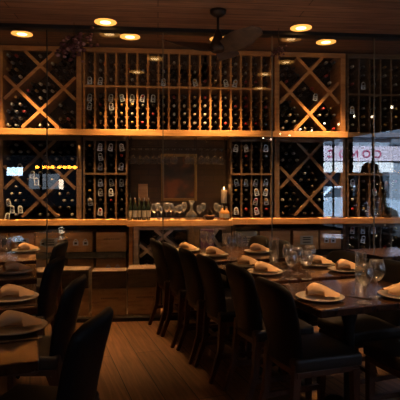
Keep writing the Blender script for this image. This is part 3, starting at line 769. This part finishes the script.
# goblets and wine glasses on tables
def gl_at(proto, px, py, where):
    p = flat(px, py, ZT); o = used(proto, p, 0, where, 'glass', 'glasses on the tables'); o.scale = (1, 1, 1); return o
gl_at(wine0, 364, 303, 'stemmed wine goblet on the near table, left one of the pair').scale = (1.12,)*3
gl_at(wine0, 376.5, 297.5, 'stemmed wine goblet on the near table, right one of the pair').scale = (1.12,)*3
for i, (px, py) in enumerate(((288, 270.5), (291.5, 279), (297.5, 274), (306.5, 279), (310, 271.5))):
    gl_at(wine0, px, py, 'stemmed wine glass in the cluster on the middle table, %s from the left' % ORD[i+1])
for i, (px, py) in enumerate(((204, 251), (210.5, 253), (226.5, 254), (231.5, 258), (237, 252), (242.5, 257.5))):
    gl_at(wine0, px, py, 'stemmed wine glass on the far table, %s from the left' % ORD[i+1])
for i, (px, py) in enumerate(((2, 257), (6.5, 260))):
    gl_at(wine0, px, py, ['stemmed wine glass at left frame edge, farther left one', 'stemmed wine glass near the left frame edge, right one'][i])
# carafes
def carafe(px, py, h, R, lab):
    p = flat(px, py, ZT); t = empty('water_carafe', lab, 'carafe', p, 0, 'water carafes')
    MB().lathe([(0, .0), (R, 0), (R, h*.97), (R*1.03, h), (R*.97, h), (R*.93, h*.97), (R*.93, .008), (0, .008)], 20).build('vessel', M['stem'], t)
carafe(361, 283, .19, .034, 'tall clear cylinder carafe behind the near goblets')
carafe(274, 262, .19, .036, 'tall clear cylinder carafe left of the glass cluster')

# ------------------------------------------------------------------ ceiling fan
fc = cw(.165*.97, 4.28); fan = empty('ceiling_fan', 'dark three-bladed ceiling fan hanging in front of the glass', 'fan', (fc.x, fc.y, ZC))
MB().lathe([(0, 0), (.075, 0), (.07, -.03), (.03, -.06), (0, -.062)], 18).build('canopy', M['fanmetal'], fan)
MB().tube([(0, 0, -.05), (0, 0, -.20)], .012, 10).build('downrod', M['fanmetal'], fan)
MB().lathe([(.014, -.17), (.03, -.19), (.045, -.25), (.075, -.31), (.08, -.345), (.05, -.375), (0, -.382)], 20).build('motor_housing', M['fanmetal'], fan)
for ang in (-50, 70, 190):
    a = math.radians(ang)-YAW; b = MB(); n, m = 18, 6; v = []; fs = []
    for lay in (1, -1):
        for j in range(n+1):
            s = j/n; r = .05+.46*s; wd = (.05+.10*math.sin(min(1, s*1.5)*PI/2)-.085*s)*(1 if s < .9 else math.sqrt(max(.02, 1-((s-.9)/.1)**2)))
            tw = -math.radians(50)*(1-s*.75); z = -.335+.05*s*s
            for k in range(m+1):
                u = -1+2*k/m; y = u*wd*math.cos(tw); zz2 = z+u*wd*math.sin(tw)+lay*.006*(1-u*u*.8)
                v.append((r*math.cos(a)-y*math.sin(a), r*math.sin(a)+y*math.cos(a), zz2))
    N = (n+1)*(m+1)
    for j in range(n):
        for k in range(m):
            q = j*(m+1)+k; fs.append((q, q+1, q+m+2, q+m+1)); fs.append((N+q, N+q+m+1, N+q+m+2, N+q+1))
    for j in range(n):
        q = j*(m+1); fs.append((q, q+m+1, N+q+m+1, N+q)); q += m; fs.append((q, N+q, N+q+m+1, q+m+1))
    for k in range(m): q = n*(m+1)+k; fs.append((q, q+1, N+q+1, N+q))
    b.add(v, fs, True); b.build('blade', M['fan'], fan)

# dried flower bunches hung at the header
def bunch(px, py, r, lab, n):
    p = wallp(px, py, YG-.14); t = empty('dried_flower_bunch', lab, 'flowers', (p.x, p.y, ZC), 0, 'dried flower bunches'); dz = p.z-ZC
    MB().tube([(0, 0, 0), (0, 0, dz+r*.6)], .003, 6).build('string', M['twig'], t)
    a, b, c = MB(), MB(), MB()
    for k in range(n):
        q = Vector((random.gauss(0, .42), random.gauss(0, .25), random.gauss(0, .36)))*r; q.x *= 1.25
        q.z += q.x*.35
        (a if random.random() < .8 else b).ball(q+Vector((0, 0, dz)), r*random.uniform(.10, .2), 1, (1, 1, .8))
        c.tube([(0, 0, dz+r*.6), q+Vector((0, 0, dz))], .002, 4)
    a.build('dark_blossoms', M['flower'], t); b.build('pale_blossoms', M['flower2'], t); c.build('stems', M['twig'], t)
bunch(74, 45, .14, 'bunch of dusky red dried flowers hanging near the left header', 90)
bunch(278.5, 51, .07, 'small bunch of dried flowers hanging near the right header', 50)

# ------------------------------------------------------------------ lamps
def spot(loc, w, angle, blend=.6, c=(1, .62, .28), r=.06, rot=(0, 0, 0)):
    l = bpy.data.lights.new('spot', 'SPOT'); l.energy = w; l.spot_size = math.radians(angle); l.spot_blend = blend; l.color = c; l.shadow_soft_size = r
    o = bpy.data.objects.new('spot_lamp', l); col.objects.link(o); o.location = loc; o.rotation_euler = rot; return o
def make_down(lens):
    root = bpy.data.objects.new('recessed_downlight', None); col.objects.link(root); root.empty_display_size = .05
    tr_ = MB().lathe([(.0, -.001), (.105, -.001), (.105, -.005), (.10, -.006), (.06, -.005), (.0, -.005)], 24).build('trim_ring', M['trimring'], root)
    MB().lathe([(0, -.0058), (.05, -.0058)], 24).build('lens', lens, tr_)
    return root
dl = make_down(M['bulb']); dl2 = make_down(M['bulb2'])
YD = 5.04
for i, (px, lab) in enumerate(((-80, 'beyond the left frame edge'), (22, 'at the far left'), (130, 'left of the fan'), (219.5, 'behind the fan'), (326, 'right of the fan'), (425, 'beyond the right frame edge'))):
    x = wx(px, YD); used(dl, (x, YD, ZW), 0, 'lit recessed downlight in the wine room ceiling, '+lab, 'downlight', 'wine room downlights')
    e = 420 if px < 400 else 40
    spot((x, YD, ZW-.02), e, 73, .85, (1, .54, .22))
def mirror(px, py):        # ceiling lamp whose reflection shows at this pixel
    d = (ZC-H)*F/(HZ-py); p = cw((px-200)/F*d, d); return Vector((p.x, 2*YG-p.y, ZC))
dloc = [mirror(155, 58.5), mirror(137, 72), mirror(265, 74), mirror(260, 88), mirror(286, 62)]
dnm = ['over the far left aisle', 'over the left aisle', 'over the middle right table', 'over the near right table', 'over the far right table']
for p, nm in zip(dloc, dnm):
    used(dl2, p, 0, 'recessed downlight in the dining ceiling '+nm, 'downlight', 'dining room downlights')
for px, py, nm in ((105.5, 23, 'at the header, left of the fan'), (301, 29, 'at the header, right of the fan')):
    d = (ZC-H)*F/(HZ-py); k = (px-200)/F; p = wallp(px, py, YG-.18); p.z = ZC
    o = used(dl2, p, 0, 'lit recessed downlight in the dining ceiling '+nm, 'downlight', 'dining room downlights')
# table spots
def aim(src, dst): 
    return (Vector(dst)-Vector(src)).to_track_quat('-Z', 'Y').to_euler()
WARM = (1, .57, .26)
for (px, py, e, ang) in ((330, 292, 195, 36), (310, 270, 190, 36), (225, 252, 170, 32), (15, 300, 62, 36), (14, 258, 50, 34)):
    t = flat(px, py, .76); s = Vector((t.x+.12, t.y-.25, ZC-.02)); o = spot(s, e, ang, .9, WARM, .08, aim(s, t))
# soft warm spill near the floor in the aisle
t = flat(135, 335, 0); s = Vector((t.x, t.y-.1, ZC-.02)); spot(s, 27, 50, 1, (1, .55, .25), .05, aim(s, t))
# added upward fill with no fixture, low ambience bouncing off the ceiling
l = bpy.data.lights.new('ambience', 'AREA'); l.energy = 11; l.size = 3.0; l.color = (1, .70, .50)
o = bpy.data.objects.new('ambience_fill', l); col.objects.link(o); o.location = (0, 2.2, .9); o.rotation_euler = (PI, 0, 0); o.location = (.1, 2.7, 2.0)

# ------------------------------------------------------------------ street outside (seen reflected in the glass)
asph = mat('wet street paving', (.05, .055, .065), .8, spec=.05); white = mat('pale facade stucco', (.22, .28, .36), .8, spec=.1); grey = mat('grey facade stone', (.10, .13, .18), .8, spec=.1)
mag = emis('magenta sign letters', (.75, .03, .25), 2.6); glz = mat('dark shop glazing', (.05, .07, .1), .1); carb = mat('pale blue car paint', (.45, .60, .80), .25, metal=.2); tyre = mat('tyre rubber', (.02, .02, .02), .8)
struct(MB().box(-30, 30, -32, YBACK-.15, -.12, -.1).build('ground_street', asph))
struct(MB().box(4.9, 30, YBACK-.15, 12, -.12, -.1).build('ground_street', asph))
fac = empty('street_building', 'pale street facade with magenta lettering, outside the right windows', 'building', (9.5, -12, -.1))
b = MB().box(-8, 8, -.5, 0, 0, .5).box(-8, 8, -.5, 0, 2.6, 9)
for x in (-8, -4.9, -1.8, 1.3, 4.4, 7.5): b.box(x, x+.6, -.5, 0, .5, 2.6)
b.build('wall', white, fac)
b = MB()
for x in (-8, -4.9, -1.8, 1.3, 4.4, 7.5): b.box(x, x+.6, 0, .2, 3.35, 8.6)
b.box(-8.1, 8.1, 0, .3, 3.7, 3.95).box(-8.1, 8.1, 0, .3, 6.4, 6.6); b.build('stone_trim', grey, fac)
MB().box(-8, 8, -.35, -.3, .5, 2.6).build('shop_glazing', glz, fac)
MB().box(-8, 8, 0, .12, 2.6, 3.3).build('sign_band', mat('white sign board', (.50, .46, .56), .7, spec=.1), fac)
for k in range(6):
    x = -7+k*2.6
    for z in (4.6, 7.0): MB().box(x, x+1.1, .001, .05, z, z+1.5).build('window', grey, fac)
for k, ch in enumerate('CONOCONOCONOCO'):
    cu = bpy.data.curves.new('letter', 'FONT'); cu.body = ch; cu.size = .5; cu.extrude = .03; cu.align_x = 'CENTER'
    cu.materials.append(mag); tmp = bpy.data.objects.new('letter', cu); col.objects.link(tmp)
    me = bpy.data.meshes.new_from_object(tmp.evaluated_get(bpy.context.evaluated_depsgraph_get())); bpy.data.objects.remove(tmp)
    o = bpy.data.objects.new('letter', me); col.objects.link(o)
    o.rotation_euler = (PI/2, 0, PI); o.location = (-6.6+(13-k)*.56, .14, 2.76); o.parent = fac
def car(x, y, rz, lab):
    t = empty('parked_car', lab, 'car', (x, y, -.1), rz)
    prof = [(-2.1, .35), (-2.15, .75), (-1.9, .95), (-1.2, 1.0), (-.75, 1.42), (.55, 1.45), (1.2, 1.0), (2.0, .85), (2.15, .55), (2.1, .3)]
    n = len(prof); v = [(a, s*.85*(1 if z < 1.1 else .8), z) for s in (-1, 1) for a, z in prof]
    MB().add(v, [tuple(range(n)), tuple(range(2*n-1, n-1, -1))]+[(k, n+k, n+(k+1) % n, (k+1) % n) for k in range(n)]).build('body', carb, t)
    g = MB()
    for s in (-1, 1): g.add([(-1.05, s*.86, 1.03), (-.68, s*.72, 1.38), (.5, s*.72, 1.4), (1.0, s*.86, 1.03)], [(0, 1, 2, 3)])
    g.build('side_windows', glz, t)
    for a in (-1.35, 1.35):
        for s in (-1, 1):
            w = MB(); w.lathe([(0, -.1), (.28, -.1), (.32, -.06), (.32, .06), (.28, .1), (0, .1)], 16, 'y', (a, s*.8, .32)); w.build('wheel', tyre, t)
car(7.2, -8.2, .15, 'pale blue car parked outside the right windows')
car(11.8, -8.4, 0, 'second pale blue car parked outside the right windows')
MB().box(-8, 1, 0, 1.0, 2.05, 2.5).build('awning', mat('white awning cloth', (.8, .85, .9), .8), fac)
# building beyond the front window, with glowing blobs standing in for orange sign letters and a lit screen
fb = empty('street_building', 'dark facade across the street from the front window', 'building', (-6, -13, -.1))
MB().box(-5, 9, -.5, 0, 0, 7).build('wall', mat('dark facade', (.0018, .0022, .003), .8, spec=0), fb)
MB().box(.1, 1.5, 0, .05, 1.3, 2.0).build('glow_panel', emis('dusk blue glow panel', (.25, .33, .45), 1.2), fb)  # glowing panel added for a grey-blue patch in the reflection
sign_glow = emis('orange sign glow', (1, .34, .03), 26)
l0 = None
for k in range(8):
    o = bpy.data.objects.new('sign_blob', l0.data) if l0 else MB().ball((0, 0, 0), .063, 2, (1, 1, .75)).build('sign_blob', sign_glow)
    if l0: col.objects.link(o)
    l0 = l0 or o
    o.location = (-3.25+k*.135+(.05 if k > 3 else 0), YBACK-.25, 1.85); tag(o, 'glowing orange blob standing in for a sign letter, %s from the left' % ORD[k+1], 'sign', 'window sign blobs')
tag(MB().box(-4.02, -3.62, YBACK-.22, YBACK-.18, 1.62, 1.84).build('lit_screen', emis('pale blue screen', (.5, .75, 1), 14)), 'pale blue lit screen floating just outside the front window', 'screen')  # free-floating
tag(MB().box(-2.66, -2.55, YBACK-.22, YBACK-.18, 1.25, 1.52).build('glow_patch', emis('warm white glow', (1, .8, .6), 10)), 'small warm glowing panel standing in for a lit doorway', 'panel')  # added glowing panel, unmounted, for a white patch in the reflection

# decorated fir tree and fairy lights by the right windows
tp = cw((170/F)*7.0, 7.0); tp = Vector((tp.x, 2*YG-tp.y, 0))
tr = empty('christmas_tree', 'dark decorated fir tree standing by the right windows', 'tree', tp)
MB().tube([(0, 0, 0), (0, 0, .3)], .035, 8).build('trunk', M['twig'], tr)
b = MB()
for k in range(6500):
    z = random.uniform(.22, 1.68); R = .40*(1-(z-.22)/1.5)**.8+.02; a = random.uniform(0, 2*PI); r = R*math.sqrt(random.uniform(.1, 1))
    c = Vector((math.cos(a)*r, math.sin(a)*r, z)); dirv = Vector((math.cos(a), math.sin(a), -.25))*.08; s = Vector((-math.sin(a), math.cos(a), .4))*.018
    b.add([c-s, c+s, c+dirv], [(0, 1, 2)])
fo = b.build('foliage', mat('fir needles', (.015, .04, .025), .8), tr)
bw_ = emis('fairy light bulbs', (1, .72, .42), 6)
b = MB()
for k in range(26):
    z = random.uniform(.35, 1.6); R = .40*(1-(z-.22)/1.5)**.8+.03; a = random.uniform(0, 2*PI); b.ball((math.cos(a)*R, math.sin(a)*R, z), .012, 1)
b.build('fairy_lights', bw_, fo)
st = empty('fairy_light_string', 'string of warm bulbs hung above the right windows', 'lights', P0+Vector((-.3, -.4, 2.6)), rang)
b = MB(); q = [(k*.5, -.05, -.08*math.sin(k*PI/2)**2) for k in range(0, 15)]; b.tube(q, .004, 5); b.build('cable', M['iron'], st)
b = MB()
for k in range(15): b.ball((q[k][0], q[k][1], q[k][2]-.03), .026, 1)
b.build('bulbs', emis('string bulbs', (1, .8, .55), 16), st)

# daylight on the street
sun = bpy.data.lights.new('sun', 'SUN'); sun.energy = 34; sun.color = (.86, .93, 1); sun.angle = .05
so = bpy.data.objects.new('sun', sun); col.objects.link(so); so.rotation_euler = Vector((.12, -.80, -.58)).to_track_quat('-Z', 'Y').to_euler()
wd = bpy.data.worlds.new('sky'); scn.world = wd; wd.use_nodes = True
bg = wd.node_tree.nodes['Background']; bg.inputs['Color'].default_value = (.55, .72, 1, 1); bg.inputs['Strength'].default_value = .16

def point(loc, w, r, c):
    l = bpy.data.lights.new('point', 'POINT'); l.energy = w; l.shadow_soft_size = r; l.color = c
    o = bpy.data.objects.new('point_lamp', l); col.objects.link(o); o.location = loc
p = cn.location; point((p.x, p.y-.03, p.z+zt+.05), .35, .02, (1, .55, .2))
for px in (150, 178, 206): point((X(px), YR-.0, zS0-.05), .13, .03, (1, .58, .28))  # added fill lights brighten the niche, no fixture under the shelf
scn.cycles.use_adaptive_sampling = False
scn.view_settings.view_transform = 'Standard'
scn.view_settings.look = 'None'
scn.view_settings.exposure = 0
